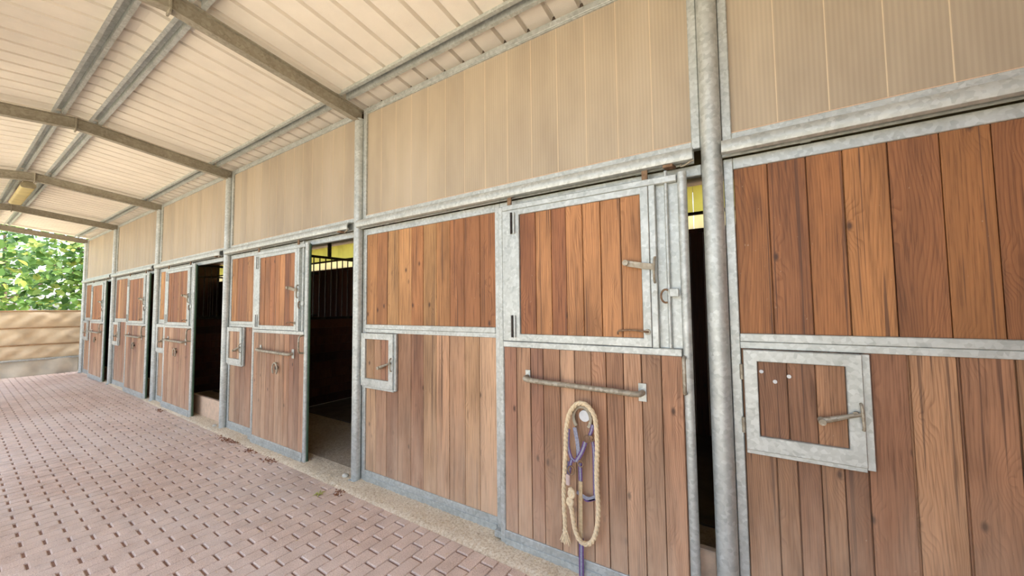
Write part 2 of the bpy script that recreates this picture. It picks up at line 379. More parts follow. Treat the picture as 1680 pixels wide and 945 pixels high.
# ------------------------------------------------------------------ roof over the aisle
ceil = tag(MB().prism([(OUT_Y-0.12, sheet_z(OUT_Y)-0.0131+0.055), (RIDGE_Y, sheet_z(RIDGE_Y)+0.055), (0.06, sheet_z(0.06)+0.055), (0.06, sheet_z(0.06)+0.09), (RIDGE_Y, sheet_z(RIDGE_Y)+0.09), (OUT_Y-0.12, sheet_z(OUT_Y)-0.0131+0.09)], 'x', -15.25, 3.1).build('ceiling', 'felt', bevel=0), kind='structure')
RIB = 0.2075
def roof_sheet(xa, nrib, ya, yb):
    """ribbed underside: flat pans hanging below a top plate, narrow grooves between them"""
    for k in range(nrib):
        x0 = xa + k*RIB; x1 = x0 + RIB; g_ = 0.019
        prof = [(x0+g_, 0), (x1-g_, 0), (x1-g_+0.010, 0.034), (x1-0.0005, 0.036), (x1-0.0005, 0.05), (x0+0.0005, 0.05), (x0+0.0005, 0.036), (x0+g_-0.010, 0.034)]
        m = MB().prism(prof, 'y', ya, yb); m.v = [(a, b, c+sheet_z(b)) for a, b, c in m.v]
        m.build('roof_pan', 'felt', ceil)
x = -15.24
while x < 2.9:
    roof_sheet(x, 1, RIDGE_Y, 0.055)
    if x < 1.5: roof_sheet(x, 1, OUT_Y-0.1, RIDGE_Y)
    x += RIB
def purlin(x0, x1, yc, hw, wide):
    fl_ = 0.026; h = 0.050; t = 0.003
    prof = [(-hw-fl_, 0), (-hw, 0), (-hw+0.002, h), (hw-0.002, h), (hw, 0), (hw+fl_, 0), (hw+fl_, t), (hw+t, t), (hw-0.002+t, h+t), (-hw+0.002-t, h+t), (-hw-t, t), (-hw-fl_, t)]
    m = MB().prism([(yc+a, b) for a, b in prof], 'x', x0, x1)
    m.v = [(a, b, c+rafter_top(b)-0.012) for a, b, c in m.v]
    m.build('purlin', 'galv', ceil, smooth=False)
bounds = [3.0] + POST
for a, b in zip(bounds[1:], bounds[:-1]):
    purlin(a+0.035, b-0.035, -0.22, 0.026, 0)
    for yy in (-1.333, -1.60, -2.60): purlin(a+0.035, b-0.035, yy, 0.024, 1)

# ------------------------------------------------------------------ steel frames: wall post, rafters, ridge plate, outer post
NTH = ['nearest the camera', 'second from the camera', 'third from the camera', 'fourth from the camera', 'second from the far end', 'at the far end by the trees']
def i_beam(ya, yb, xc, name, parent):
    h, b, tf, tw = 0.125, 0.066, 0.008, 0.007
    prof = [(-b/2, -h), (b/2, -h), (b/2, -h+tf), (tw/2, -h+tf), (tw/2, -tf), (b/2, -tf), (b/2, 0), (-b/2, 0), (-b/2, -tf), (-tw/2, -tf), (-tw/2, -h+tf), (-b/2, -h+tf)]
    m = MB().prism([(xc+a, c) for a, c in prof], 'y', ya, yb); m.v = [(a, q, c+rafter_top(q)-0.013) for a, q, c in m.v]
    return m.build(name, 'beam', parent)
for k, px in enumerate(POST):
    e = empty('steel_frame', (px, 0, 0))
    tag(e, 'galvanized steel post and sloping roof rafter, frame ' + NTH[k], 'steel frame', 'steel frames along the aisle')
    MB().tube([(px, -0.02, 0.0), (px, -0.02, 3.50 if k else 3.6)], 0.05 if k == 0 else 0.046, 28).build('post', 'galv', e, smooth=True)
    i_beam(RIDGE_Y+0.006, -0.0, px, 'rafter', e); i_beam(OUT_Y-0.1, RIDGE_Y-0.006, px, 'rafter', e)
    box('ridge_plate', 'beam', e, px-0.036, px+0.036, RIDGE_Y-0.006, RIDGE_Y+0.006, rafter_top(RIDGE_Y)-0.165, rafter_top(RIDGE_Y)-0.016, 0.001)
    box('base_plate', 'galv', e, px-0.045, px+0.045, -0.075, 0.03, 0.0, 0.018, 0.002)
    MB().tube([(px, OUT_Y, -0.05), (px, OUT_Y, rafter_top(OUT_Y)-0.135)], 0.05, 16).build('outer_post', 'galv', e, smooth=True)

# ------------------------------------------------------------------ board colours
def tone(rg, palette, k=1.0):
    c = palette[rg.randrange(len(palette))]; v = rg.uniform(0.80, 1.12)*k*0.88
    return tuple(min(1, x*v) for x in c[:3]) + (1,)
UPPER = [srgb(196, 140, 88), srgb(182, 124, 76), srgb(206, 152, 98), srgb(168, 112, 70), srgb(212, 160, 104)]
LOWER = [srgb(196, 152, 116), srgb(182, 138, 106), srgb(206, 166, 130), srgb(166, 120, 92), srgb(200, 158, 118), srgb(174, 126, 96)]
DARKU = [srgb(178, 120, 70), srgb(166, 110, 64), srgb(188, 130, 78), srgb(158, 104, 64), srgb(180, 122, 66)]
DARKL = [srgb(176, 130, 94), srgb(164, 118, 86), srgb(186, 140, 102), srgb(152, 106, 76)]
DOORP = [srgb(188, 128, 80), srgb(176, 116, 72), srgb(198, 140, 90), srgb(168, 108, 68)]
DOORL = [srgb(192, 148, 114), srgb(180, 136, 106), srgb(202, 160, 126), srgb(166, 120, 94), srgb(186, 138, 104)]
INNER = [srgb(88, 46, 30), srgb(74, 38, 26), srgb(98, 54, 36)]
def boards(name, parent, edges, y0, y1, z0, z1, pal, rg, mat='wood', gap=0.0022):
    for a, b in zip(edges[:-1], edges[1:]):
        d = rg.uniform(0, 0.0035)
        p, q = a+gap*rg.uniform(0.5, 1.3), b-gap*rg.uniform(0.5, 1.3); ya, ym, yb = y0+d, y0+d+(y1-y0)*0.6, y1+d
        o = MB().prism([(p, ya+0.0015), (p+0.0018, ya), (q-0.0018, ya), (q, ya+0.0015), (q, ym), (b-0.0002, ym), (b-0.0002, yb), (a+0.0002, yb), (a+0.0002, ym), (p, ym)], 'z', z0, z1).build(name, mat, parent)   # tongued edges
        o.color = tone(rg, pal)
def split(a, b, wd, rg):
    n = max(1, round((b-a)/wd)); e = [a+(b-a)*i/n for i in range(n+1)]
    for i in range(1, n): e[i] += rg.uniform(-0.008, 0.008)
    return e

# ------------------------------------------------------------------ fixed stall front panels
def latch(parent, x, z, y, flip=1):
    """small turning latch: arm with a rounded knob end over an upright keeper bar"""
    MB().tube([(x, y+0.012, z+0.012), (x-0.008, y-0.016, z+0.012)], 0.010, 10).build('latch_pin', 'iron', parent, smooth=True)
    m = MB().tube([(x-0.135, y-0.016, z-0.034), (x-0.10, y-0.018, z-0.026), (x-0.04, y-0.016, z-0.004), (x+0.02, y-0.014, z+0.014)], [0.011, 0.013, 0.010, 0.008], 8)
    m.build('latch_arm', 'iron', parent, smooth=True)
    MB().tube([(x-0.125, y+0.012, z-0.036), (x-0.125, y-0.04, z-0.036)], 0.014, 12).build('latch_knob', 'iron', parent, smooth=True)
    MB().tube(smooth_path([(x+0.014, y+0.008, z+0.055), (x+0.014, y-0.014, z+0.048), (x+0.016, y-0.018, z), (x+0.018, y-0.014, z-0.05), (x+0.018, y+0.008, z-0.058)], 3), 0.006, 8).build('keeper_bar', 'iron', parent, smooth=True)
def hinge(parent, x, z, y, h):
    MB().tube([(x, y, z), (x, y, z+h)], 0.008, 10).build('hinge', 'iron', parent, smooth=True)
PANEL_TXT = ['with dark reddish boards, nearest at the right edge', 'with feed hatch, left of the door hung with the rope', 'beside the second open stall doorway', 'mostly covered by the third sliding door', 'beside the narrow fourth doorway', 'at the far end next to the trees']
def stall_panel(k):
    rg = random.Random(40+k); xl = POST[k] + (0.051 if k == 0 else 0.047)
    xr = 2.98 if k == 0 else POST[k] + 1.66
    e = empty('stall_panel', ((xl+xr)/2, 0, 0)); dark = (k == 0)
    tag(e, 'steel framed board panel ' + PANEL_TXT[k], 'stall panel', 'fixed stall front panels')
    s = 0.045
    box('stile', 'galv', e, xl, xl+s, 0, 0.04, 0.005, 2.395, 0.004)
    box('stile', 'galv', e, xr-s, xr, 0, 0.04, 0.005, 2.395, 0.004)
    box('top_rail', 'galv', e, xl+s, xr-s, 0.003, 0.04, 2.335, 2.395, 0.003)
    box('mid_rail', 'galv', e, xl+s, xr-s, -0.004, 0.04, 1.432, 1.473, 0.003)
    box('mid_angle', 'galv', e, xl+s, xr-s, 0.002, 0.04, 1.397, 1.431, 0.002)
    box('bottom_rail', 'galv', e, xl+s, xr-s, 0.002, 0.04, 0.012, 0.112, 0.003)
    box('bottom_lip', 'galv', e, xl+s, xr-s, -0.004, 0.0015, 0.012, 0.062, 0.001)
    ed = split(xl+s+0.001, xr-s-0.001, 0.145, rg)
    boards('board', e, ed, 0.010, 0.034, 1.4735, 2.3345, DARKU if dark else UPPER, rg)
    if dark:
        low = [xl+s+0.001, 0.257, 0.339, 0.427, 0.509, 0.592, 0.735, 0.881, 1.03, 1.18] + split(1.33, xr-s-0.001, 0.145, rg)
        for i, (a, b) in enumerate(zip(low[:-1], low[1:])):      # shrunken boards: wide open joints right of the hatch
            boards('board', e, [a, b], 0.010, 0.034, 0.1125, 1.3965, DARKL, rg, gap=0.0075 if i in (6, 7) else 0.003)
    else: boards('board', e, split(xl+s+0.001, xr-s-0.001, 0.145, rg), 0.010, 0.034, 0.1125, 1.3965, LOWER, rg)
    # feed hatch
    hx0 = xl + (0.055 if k == 0 else 0.02); hx1 = hx0 + 0.475; hz0, hz1 = 0.888, 1.393
    h = MB().ring(hx0, hx1-0.028, hz0+0.012, hz1, 0.058, 0.056, 0.072, 0.056, -0.030, 0.008).build('feed_hatch', 'galv', e, 0.003)
    box('hatch_jamb', 'galv', e, hx1-0.0275, hx1, -0.014, 0.008, hz0, hz1, 0.002)
    box('hatch_sill', 'galv', e, hx0, hx1-0.028, -0.016, 0.008, hz0-0.01, hz0+0.0115, 0.002)
    boards('hatch_board', h, split(hx0+0.0585, hx1-0.0845, 0.118, rg), -0.016, 0.006, hz0+0.0845, hz1-0.0565, DARKL if dark else LOWER, rg)
    hinge(h, hx0-0.010, hz0+0.09, -0.018, 0.075); hinge(h, hx0-0.010, hz1-0.15, -0.018, 0.075)
    latch(h, hx1-0.055, hz0+0.235, -0.032)
    if k == 0:
        for bx, bz in ((0.008, 0.40), (0.062, 0.355), (0.118, 0.385)):
            MB().tube([(hx0+0.066+bx, -0.014, hz0+bz), (hx0+0.066+bx, -0.021, hz0+bz)], 0.009, 12).build('bolt_head', 'white_paint', h, smooth=True)
    return e
for k in range(6):
    if k < 6: stall_panel(k) if k == 0 else None
for k in range(1, 6): stall_panel(k)

# ------------------------------------------------------------------ upper sheets, door tracks and lintels
SHEET_TXT = ['at the top right above the dark reddish boards', 'above the door hung with the rope', 'above the second open stall doorway', 'above the third stall doorway', 'above the fourth stall doorway', 'at the far end next to the trees']
right_of = [3.0] + POST
for k in range(6):
    if k == 0: x0, x1 = POST[0]+0.051, 2.98
    else: x0, x1 = POST[k]+0.047, POST[k-1]-0.052
    e = empty('upper_sheet', ((x0+x1)/2, 0, 2.48))
    tag(e, 'tan ribbed translucent sheet ' + SHEET_TXT[k], 'wall sheet', 'translucent sheets under the roof')
    box('stile', 'galv', e, x0, x0+0.045, -0.012, 0.03, 2.482, 3.60, 0.004)
    box('stile', 'galv', e, x1-0.045, x1, -0.012, 0.03, 2.482, 3.60, 0.004)
    box('bottom_rail', 'galv', e, x0+0.045, x1-0.045, -0.010, 0.03, 2.484, 2.526, 0.003)
    box('bead', 'plank_pale', e, x0+0.045, x1-0.045, -0.004, 0.01, 2.5265, 2.532, 0.001)
    box('top_rail', 'galv', e, x0+0.045, x1-0.045, -0.010, 0.03, 3.556, 3.60, 0.003)
    box('top_lip', 'galv', e, x0+0.045, x1-0.045, -0.004, 0.03, 3.546, 3.5555, 0.001)
    n = round((x1-x0-0.09)/0.2045); wd = (x1-x0-0.09)/n
    for i in range(n):
        a = x0+0.045+i*wd
        m = MB().prism([(a+0.0001, 0.009), (a+wd-0.0001, 0.009), (a+wd-0.0001, 0.022), (a+0.0001, 0.022)], 'z', 2.5325, 3.5455)
        o = m.build('sheet_strip', 'tan_sheet', e)
        if i < n-1: box('seam', 'seam', o, a+wd-0.0025, a+wd+0.0025, 0.0078, 0.0089, 2.5325, 3.5455, 0)
    # sliding door track
    tx0, tx1 = POST[k]+0.05, (2.95 if k == 0 else POST[k-1]-0.085)
    prof = [(-0.016, 2.475), (-0.06, 2.475), (-0.082, 2.468), (-0.092, 2.450), (-0.094, 2.425), (-0.088, 2.405), (-0.074, 2.398), (-0.066, 2.398), (-0.066, 2.404), (-0.078, 2.412), (-0.084, 2.428), (-0.082, 2.448), (-0.074, 2.460), (-0.058, 2.466), (-0.024, 2.466), (-0.022, 2.404), (-0.034, 2.404), (-0.034, 2.398), (-0.016, 2.398)]
    t = empty('door_track', ((tx0+tx1)/2, -0.05, 2.40))
    tag(t, 'grey rounded steel sliding rail ' + ['at the right above the dark reddish boards', 'over the door hung with the rope', 'over the second stall door', 'over the third stall door', 'over the fourth stall door', 'over the farthest stall door'][k], 'door track', 'sliding rails over the stall doors')
    MB().prism(prof, 'x', tx0, tx1).build('channel', 'galv', t, smooth=True)
    for bx in (tx0+0.35, tx0+1.25, tx1-0.3):
        box('bracket', 'galv', t, bx-0.02, bx+0.02, -0.0155, 0.0018, 2.40, 2.47, 0.001)
    if k:
        MB().prism([(tx1-0.15, -0.098), (tx1-0.10, -0.098), (tx1-0.09, -0.04), (tx1-0.14, -0.04)], 'z', 2.382, 2.3965).build('end_stop', 'rust', t)
        MB().tube(smooth_path([(tx1-0.06, -0.06, 2.397), (tx1-0.06, -0.075, 2.378), (tx1-0.035, -0.085, 2.378), (tx1-0.01, -0.085, 2.392), (tx1+0.005, -0.085, 2.394)], 2), 0.005, 6).build('stop_hook', 'iron', t, smooth=True)
        lx0, lx1 = POST[k]+1.661, POST[k-1]-0.052
        tag(box('lintel', 'galv', None, lx0, lx1, 0.0, 0.04, 2.335, 2.395, 0.004), 'steel lintel across the top of ' + ['', 'the gap beside the rope door', 'the second, widely open stall doorway', 'the third stall doorway', 'the fourth stall doorway', 'the farthest stall doorway'][k], 'lintel', 'lintels over the stall doorways')

# ------------------------------------------------------------------ sliding doors
DOOR_TXT = ['', 'with rope and purple halter hanging from its horseshoe', 'slid half open, horseshoe on its lower boards, second from right', 'slid far over its panel, third from right', 'fourth from right, showing a narrow dark gap', 'leftmost and farthest, next to the trees']
DOOR_X = [None, -1.33, -5.07, -8.33, -10.64, -13.80]
def stall_door(k):
    rg = random.Random(70+k); x = DOOR_X[k]; W_ = 1.24
    if k >= 3: W_ = 1.30 if k == 3 else 1.36
    xr = x + W_
    e = empty('sliding_door', (x+W_/2, -0.06, 0.012))
    tag(e, 'sliding board stall door ' + DOOR_TXT[k], 'door', 'sliding stall doors', 'thing')
    y0, y1 = -0.085, -0.040
    box('stile', 'galv', e, x, x+0.040, y0+0.004, y1, 0.014, 2.338, 0.006)
    MB().tube([(xr-0.024, -0.0625, 0.012), (xr-0.024, -0.0625, 2.348)], 0.0245, 20).build('tube_stile', 'galv', e, smooth=True)
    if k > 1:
        MB().tube([(xr-0.012, -0.050, 0.02), (xr-0.012, -0.050, 2.335)], 0.0185, 12).build('reflection_strip', 'green_reflection', e, smooth=True)  # added strip: green reflection on the tube's right side, put into colour
    box('top_rail', 'galv', e, x+0.0405, xr-0.050, y0, y1, 2.302, 2.340, 0.004)
    box('mid_rail', 'galv', e, x+0.0405, xr-0.050, y0, y1, 1.346, 1.386, 0.004)
    box('bottom_rail', 'galv', e, x+0.0405, xr-0.050, y0, y1, 0.014, 0.104, 0.004)
    box('bottom_lip', 'galv', e, x+0.0405, xr-0.050, y0-0.006, y0-0.0005, 0.014, 0.056, 0.001)
    boards('board', e, split(x+0.041, xr-0.0505, 0.104, rg), -0.076, -0.046, 0.1045, 1.3455, DOORL, rg, gap=0.0028)
    # upper hatch
    hx0, hx1 = x+0.044, xr-0.200
    h = MB().ring(hx0, hx1, 1.389, 2.300, 0.137, 0.046, 0.050, 0.040, y0-0.004, y1).build('upper_hatch', 'galv', e, 0.003)
    boards('hatch_board', h, split(hx0+0.1375, hx1-0.0465, 0.113, rg), -0.078, -0.048, 1.4395, 2.2595, DOORP, rg)
    for z in (2.13, 1.415):
        for dx in (0.078, 0.100):
            MB().tube([(hx0+dx, y0-0.010, z), (hx0+dx, y0-0.010, z+0.15)], 0.0075, 10).build('hinge_pin', 'dark_iron' if dx < 0.09 else 'galv', h, smooth=True)
    zl = 1.84
    MB().tube([(hx1-0.125, y0-0.002, zl+0.026), (hx1-0.125, y0-0.05, zl+0.026)], 0.017, 14).build('latch_knob', 'iron', h, smooth=True)
    MB().strap([(hx1-0.115, y0-0.034, zl+0.022), (hx1-0.04, y0-0.022, zl+0.006), (hx1+0.03, y0-0.014, zl-0.004)], 0.034, 0.006).build('latch_arm', 'iron', h, 0.001)
    MB().tube(smooth_path([(hx1+0.028, y0+0.002, zl+0.05), (hx1+0.028, y0-0.018, zl+0.04), (hx1+0.024, y0-0.02, zl-0.02), (hx1+0.024, y0-0.016, zl-0.08), (hx1+0.024, y0+0.002, zl-0.09)], 3), 0.007, 8).build('keeper_bar', 'iron', h, smooth=True)
    MB().tube(smooth_path([(hx1-0.022, y0-0.004, 1.475), (hx1-0.024, y0-0.016, 1.475), (hx1-0.10, y0-0.016, 1.482), (hx1-0.16, y0-0.014, 1.480), (hx1-0.185, y0-0.012, 1.474), (hx1-0.187, y0-0.012, 1.455)], 3), 0.0055, 8).build('hook', 'rust', h, smooth=True)
    MB().tube([(hx1-0.022, y0-0.003, 1.475), (hx1-0.022, y0-0.013, 1.475)], 0.016, 14).build('hook_washer', 'iron', h, smooth=True)
    # bolt slot at the right
    box('slot_stile', 'galv', e, hx1+0.001, hx1+0.036, y0, y1, 1.3865, 2.3015, 0.003)
    box('slot_plate', 'galv', e, hx1+0.0365, xr-0.049, -0.052, -0.046, 1.3865, 2.3015, 0.001)
    MB().tube([(hx1+0.093, -0.066, 1.388), (hx1+0.093, -0.066, 2.372)], 0.010, 10).build('bolt_rod', 'galv', e, smooth=True)
    cp = box('catch_plate', 'galv', e, xr-0.102, xr-0.056, y0-0.006, y0+0.010, 1.668, 1.712, 0.002)
    MB().tube(arc(xr-0.120, 1.672, 0.024, 0.036, 60, 290, 12, y0-0.012), 0.0055, 8).build('catch_ring', 'rust', cp, smooth=True)
    # long grab bar
    bx0, bx1, bz = x+0.235, xr-0.262, 1.135
    hb = MB().tube(smooth_path([(bx0, -0.078, bz+0.02), (bx0, -0.115, bz+0.018), (bx0+0.02, -0.13, bz+0.012), (bx0+0.15, -0.132, bz+0.006), (bx1-0.15, -0.132, bz), (bx1-0.03, -0.13, bz-0.004), (bx1, -0.115, bz), (bx1, -0.078, bz)], 4), 0.0165, 12).build('grab_bar', 'iron', e, smooth=True)
    box('mount_plate', 'galv', hb, bx0-0.018, bx0+0.018, -0.0835, -0.0775, bz+0.012, bz+0.065, 0.001)
    box('mount_plate', 'galv', hb, bx1-0.022, bx1+0.022, -0.0835, -0.0775, bz-0.05, bz+0.05, 0.001)
    # pull handle on the tube
    MB().tube(smooth_path([(xr-0.040, -0.08, 1.345), (xr-0.036, -0.13, 1.335), (xr-0.034, -0.142, 1.29), (xr-0.034, -0.142, 1.21), (xr-0.036, -0.13, 1.165), (xr-0.040, -0.08, 1.155)], 4), 0.0095, 10).build('pull_handle', 'iron', e, smooth=True)
    # horseshoe hook
    cx = x + 0.622; cz = 0.945
    hs = MB().strap(arc(cx, cz, 0.055, 0.068, 228, -48, 20, -0.100), 0.019, 0.012).build('horseshoe', 'iron', e, 0.002)
    MB().tube([(cx+0.012, -0.076, cz+0.012), (cx+0.012, -0.094, cz+0.012)], 0.034 if k == 1 else 0.022, 18).build('round_stud', 'white_paint' if k == 1 else 'dark_iron', hs, smooth=True)
    MB().tube([(cx, -0.076, cz+0.066), (cx, -0.100, cz+0.066)], 0.008, 8).build('hook_pin', 'iron', hs, smooth=True)
    # hangers running in the track
    for hx in (x+0.09, xr-0.22):
        box('hanger', 'rust', e, hx-0.016, hx+0.016, -0.068, -0.056, 2.340, 2.408, 0.001)
    for sx in (x+0.012,):
        box('guide_block', 'galv', e, x-0.055, x-0.0005, -0.078, -0.030, 0.030, 0.075, 0.003)
    return e
for k in range(1, 6): stall_door(k)

# ------------------------------------------------------------------ rope and halter on the nearest door
RY = -0.116
rp = [(-0.822, 0.24), (-0.823, 0.332), (-0.826, 0.39), (-0.826, 0.507), (-0.817, 0.627), (-0.809, 0.747), (-0.803, 0.866), (-0.781, 0.964), (-0.741, 1.023), (-0.703, 1.04), (-0.66, 1.028), (-0.621, 0.976), (-0.61, 0.898), (-0.608, 0.785), (-0.613, 0.671), (-0.614, 0.559), (-0.609, 0.449), (-0.621, 0.335), (-0.647, 0.26), (-0.684, 0.226), (-0.72, 0.248), (-0.75, 0.307), (-0.767, 0.406), (-0.779, 0.449), (-0.765, 0.499), (-0.775, 0.538)]
path = smooth_path([(a, RY-0.008-(0.02 if i > 19 else 0), b) for i, (a, b) in enumerate(rp)], 8)
rope = empty('lead_rope', (-0.72, RY, 0.16))
tag(rope, 'cream twisted lead rope with frayed end hung over the horseshoe', 'rope')
def twisted(P, r, strands=3, pitch=0.075, n=7):
    mb = MB(); L = [0]
    for a, b in zip(P[:-1], P[1:]): L.append(L[-1] + (b-a).length)
    for s_ in range(strands):
        out = []
        for i, p in enumerate(P):
            d = (P[min(i+1, len(P)-1)] - P[max(i-1, 0)]).normalized(); u = Vector((0, -1, 0)); sd_ = d.cross(u).normalized()
            t = 2*PI*(L[i]/pitch + s_/strands)
            out.append(p + (sd_*math.cos(t) + u*math.sin(t))*r*0.5)
        mb.tube(out, r*0.62, n)
    return mb
def resample(P, step):
    out = [P[0]]; acc = 0
    for a, b in zip(P[:-1], P[1:]):
        seg = (b-a).length; t = step-acc
        while t <= seg: out.append(a+(b-a)*(t/seg)); t += step
        acc = (acc+seg) % step
    return out
pts = resample(path, 0.009)
for s_ in range(3):
    out = []; Lc = 0
    for i, p in enumerate(pts):
        d = (pts[min(i+1, len(pts)-1)] - pts[max(i-1, 0)]).normalized(); u = Vector((0, -1, 0)); sd_ = d.cross(u).normalized()
        t = 2*PI*(i*0.009/0.085 + s_/3); out.append(p + (sd_*math.cos(t) + u*math.sin(t))*0.0068)
    MB().tube(out, 0.0082, 7).build('strand', 'rope', rope, smooth=True)
tr = random.Random(2)
mb = MB()
for i in range(26):
    a = tr.uniform(-1, 1); b = tr.uniform(-0.6, 0.6); L_ = tr.uniform(0.055, 0.085)
    mb.tube([(-0.822+a*0.008, RY-0.008+b*0.008, 0.262), (-0.822+a*0.020, RY-0.010+b*0.012, 0.262-L_*0.5), (-0.822+a*0.034-0.002, RY-0.010+b*0.014, 0.262-L_)], [0.0045, 0.0045, 0.0025], 5)
tag(mb.build('frayed_end', 'rope', rope, smooth=True), kind='stuff')
MB().tube(arc(-0.822, 0.262, 0.014, 0.004, 0, 330, 14, RY-0.012), 0.005, 6, closed=True).build('whipping', 'rope', rope, smooth=True)
for cx, cz, rr in ((-0.765, 0.505, 0.020), (-0.776, 0.455, 0.019)):
    MB().tube(arc(cx, cz, rr*0.8, rr, 0, 335, 12, RY-0.032), 0.0105, 8, closed=True).build('knot', 'rope', rope, smooth=True)
cl = box('snap_clip', 'pinkish', rope, -0.800, -0.774, RY-0.040, RY-0.022, 0.548, 0.612, 0.005)
MB().tube(arc(-0.765, 0.640, 0.019, 0.024, -110, 240, 16, RY-0.030), 0.0048, 8).build('snap_hook', 'rust', cl, smooth=True)
halter = empty('halter', (-0.72, -0.10, 0.0))
tag(halter, 'purple and grey striped webbing halter hanging under the horseshoe', 'halter')
def web(name, pts, y, wd=0.020, stripe=True, m='purple'):
    P = smooth_path([(a, y, b) for a, b in pts], 5)
    o = MB().strap(P, wd, 0.0035).build(name, m, halter)
    if stripe: MB().strap([p + Vector((0, -0.0022, 0)) for p in P], wd*0.4, 0.0012).build('stripe', 'greyblue', o)
    return o
web('cheek_strap', [(-0.79, 0.874), (-0.794, 0.773), (-0.776, 0.706), (-0.749, 0.688)], RY-0.004)
web('crown_strap', [(-0.751, 0.887), (-0.733, 0.785), (-0.729, 0.70)], RY, m='greyblue', stripe=False, wd=0.024)
web('throat_strap', [(-0.681, 0.815), (-0.703, 0.755), (-0.742, 0.69)], RY-0.010, wd=0.026)
web('keeper_strap', [(-0.636, 0.92), (-0.645, 0.885), (-0.657, 0.853)], RY+0.002)
web('long_strap', [(-0.64, 0.824), (-0.633, 0.747), (-0.634, 0.577), (-0.632, 0.504)], RY+0.004, wd=0.018)
web('nose_strap', [(-0.632, 0.503), (-0.678, 0.483), (-0.746, 0.506)], RY+0.003, wd=0.022, m='greyblue', stripe=False)
web('nose_lining', [(-0.632, 0.491), (-0.678, 0.470), (-0.700, 0.474)], RY+0.003, wd=0.010, stripe=False)
web('side_strap', [(-0.798, 0.675), (-0.806, 0.63), (-0.805, 0.583)], RY+0.002)
web('chin_strap', [(-0.771, 0.695), (-0.783, 0.65), (-0.789, 0.604)], RY-0.008)
web('buckle_strap', [(-0.721, 0.682), (-0.719, 0.575)], RY, wd=0.024)
web('tan_strap', [(-0.719, 0.580), (-0.722, 0.40), (-0.724, 0.235)], RY, wd=0.022, stripe=False, m='tan_strap')
web('hanging_strap', [(-0.724, 0.245), (-0.726, 0.13), (-0.727, 0.022)], RY+0.004, wd=0.030)
for cx, cz, r in ((-0.668, 0.837, 0.019), (-0.711, 0.685, 0.017), (-0.642, 0.842, 0.014)):
    MB().tube(arc(cx, cz, r, r*1.1, 0, 340, 18, RY-0.014), 0.0035, 8, closed=True).build('ring', 'rust', halter, smooth=True)

# ------------------------------------------------------------------ inside the stalls
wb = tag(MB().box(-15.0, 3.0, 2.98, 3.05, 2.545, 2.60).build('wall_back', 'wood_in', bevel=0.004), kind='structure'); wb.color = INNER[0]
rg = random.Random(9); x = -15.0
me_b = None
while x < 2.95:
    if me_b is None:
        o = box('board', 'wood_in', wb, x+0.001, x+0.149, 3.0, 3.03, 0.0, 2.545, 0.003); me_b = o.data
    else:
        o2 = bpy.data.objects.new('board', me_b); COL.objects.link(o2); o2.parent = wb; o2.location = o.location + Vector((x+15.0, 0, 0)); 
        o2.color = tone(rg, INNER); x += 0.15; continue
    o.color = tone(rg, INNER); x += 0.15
x = -15.0
while x < 2.95:
    box('light_sheet', 'yellow_sheet', wb, x+0.002, x+0.198, 3.008, 3.012, 2.81, 3.16, 0)
    box('light_sheet', 'pale_sheet', wb, x+0.002, x+0.198, 3.008, 3.012, 2.60, 2.81, 0); x += 0.2
box('purlin', 'dark_iron', wb, -15.0, 3.0, 2.97, 3.0, 2.775, 2.815, 0.003)
tag(MB().prism([(0.065, 3.62), (3.3, 3.16), (3.3, 3.24), (0.065, 3.70)], 'x', -15.25, 3.1).build('stall_roof', 'stall_dark', bevel=0), kind='structure')
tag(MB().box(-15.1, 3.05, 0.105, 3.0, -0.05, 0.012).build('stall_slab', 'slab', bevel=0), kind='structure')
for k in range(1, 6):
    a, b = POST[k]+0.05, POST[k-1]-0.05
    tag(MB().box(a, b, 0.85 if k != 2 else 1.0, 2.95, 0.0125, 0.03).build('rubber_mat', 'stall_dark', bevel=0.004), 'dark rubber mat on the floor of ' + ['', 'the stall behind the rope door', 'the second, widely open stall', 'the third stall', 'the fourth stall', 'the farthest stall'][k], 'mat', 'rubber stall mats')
WT = ['', 'left of the rope door stall', 'seen through the second open doorway', 'seen through the third doorway', 'behind the fourth doorway']
def partition(k):
    px = POST[k]+0.0; e = empty('stall_partition', (px, 1.5, 0.01)); rg = random.Random(90+k)
    tag(e, 'dark board stall partition topped with upright steel bars, ' + WT[k], 'partition', 'stall partitions')
    z = 0.03
    while z < 1.40:
        o = box('board', 'wood_in', e, px-0.018, px+0.018, 0.08, 2.98, z+0.001, z+0.141, 0.003); o.color = tone(rg, INNER); z += 0.142
    box('bar_rail', 'dark_iron', e, px-0.022, px+0.022, 0.08, 2.98, 1.455, 1.495, 0.003)
    box('bar_rail', 'dark_iron', e, px-0.022, px+0.022, 0.08, 2.98, 2.50, 2.54, 0.003)
    box('brace', 'dark_iron', e, px-0.022, px+0.022, 1.46, 1.51, 2.5405, 3.30, 0.003)
    base = None
    for i in range(27):
        y = 0.16 + i*0.105
        if base is None:
            base = MB().tube([(px, y, 1.495), (px, y, 2.50)], 0.0095, 8).build('bar', 'dark_iron', e, smooth=True); l0 = base.location.copy()
        else:
            o = bpy.data.objects.new('bar', base.data); COL.objects.link(o); o.parent = e; o.location = l0 + Vector((0, i*0.105, 0))
    return e
for k in range(1, 5): partition(k)
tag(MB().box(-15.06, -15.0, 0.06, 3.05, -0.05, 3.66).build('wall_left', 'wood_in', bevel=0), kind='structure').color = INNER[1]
tag(MB().box(3.0, 3.06, -2.9, 3.05, -0.05, 3.66).build('unseen_wall_right', 'wood_in', bevel=0), kind='structure').color = DARKU[0]  # end wall out of view, added to darken the nearest bay
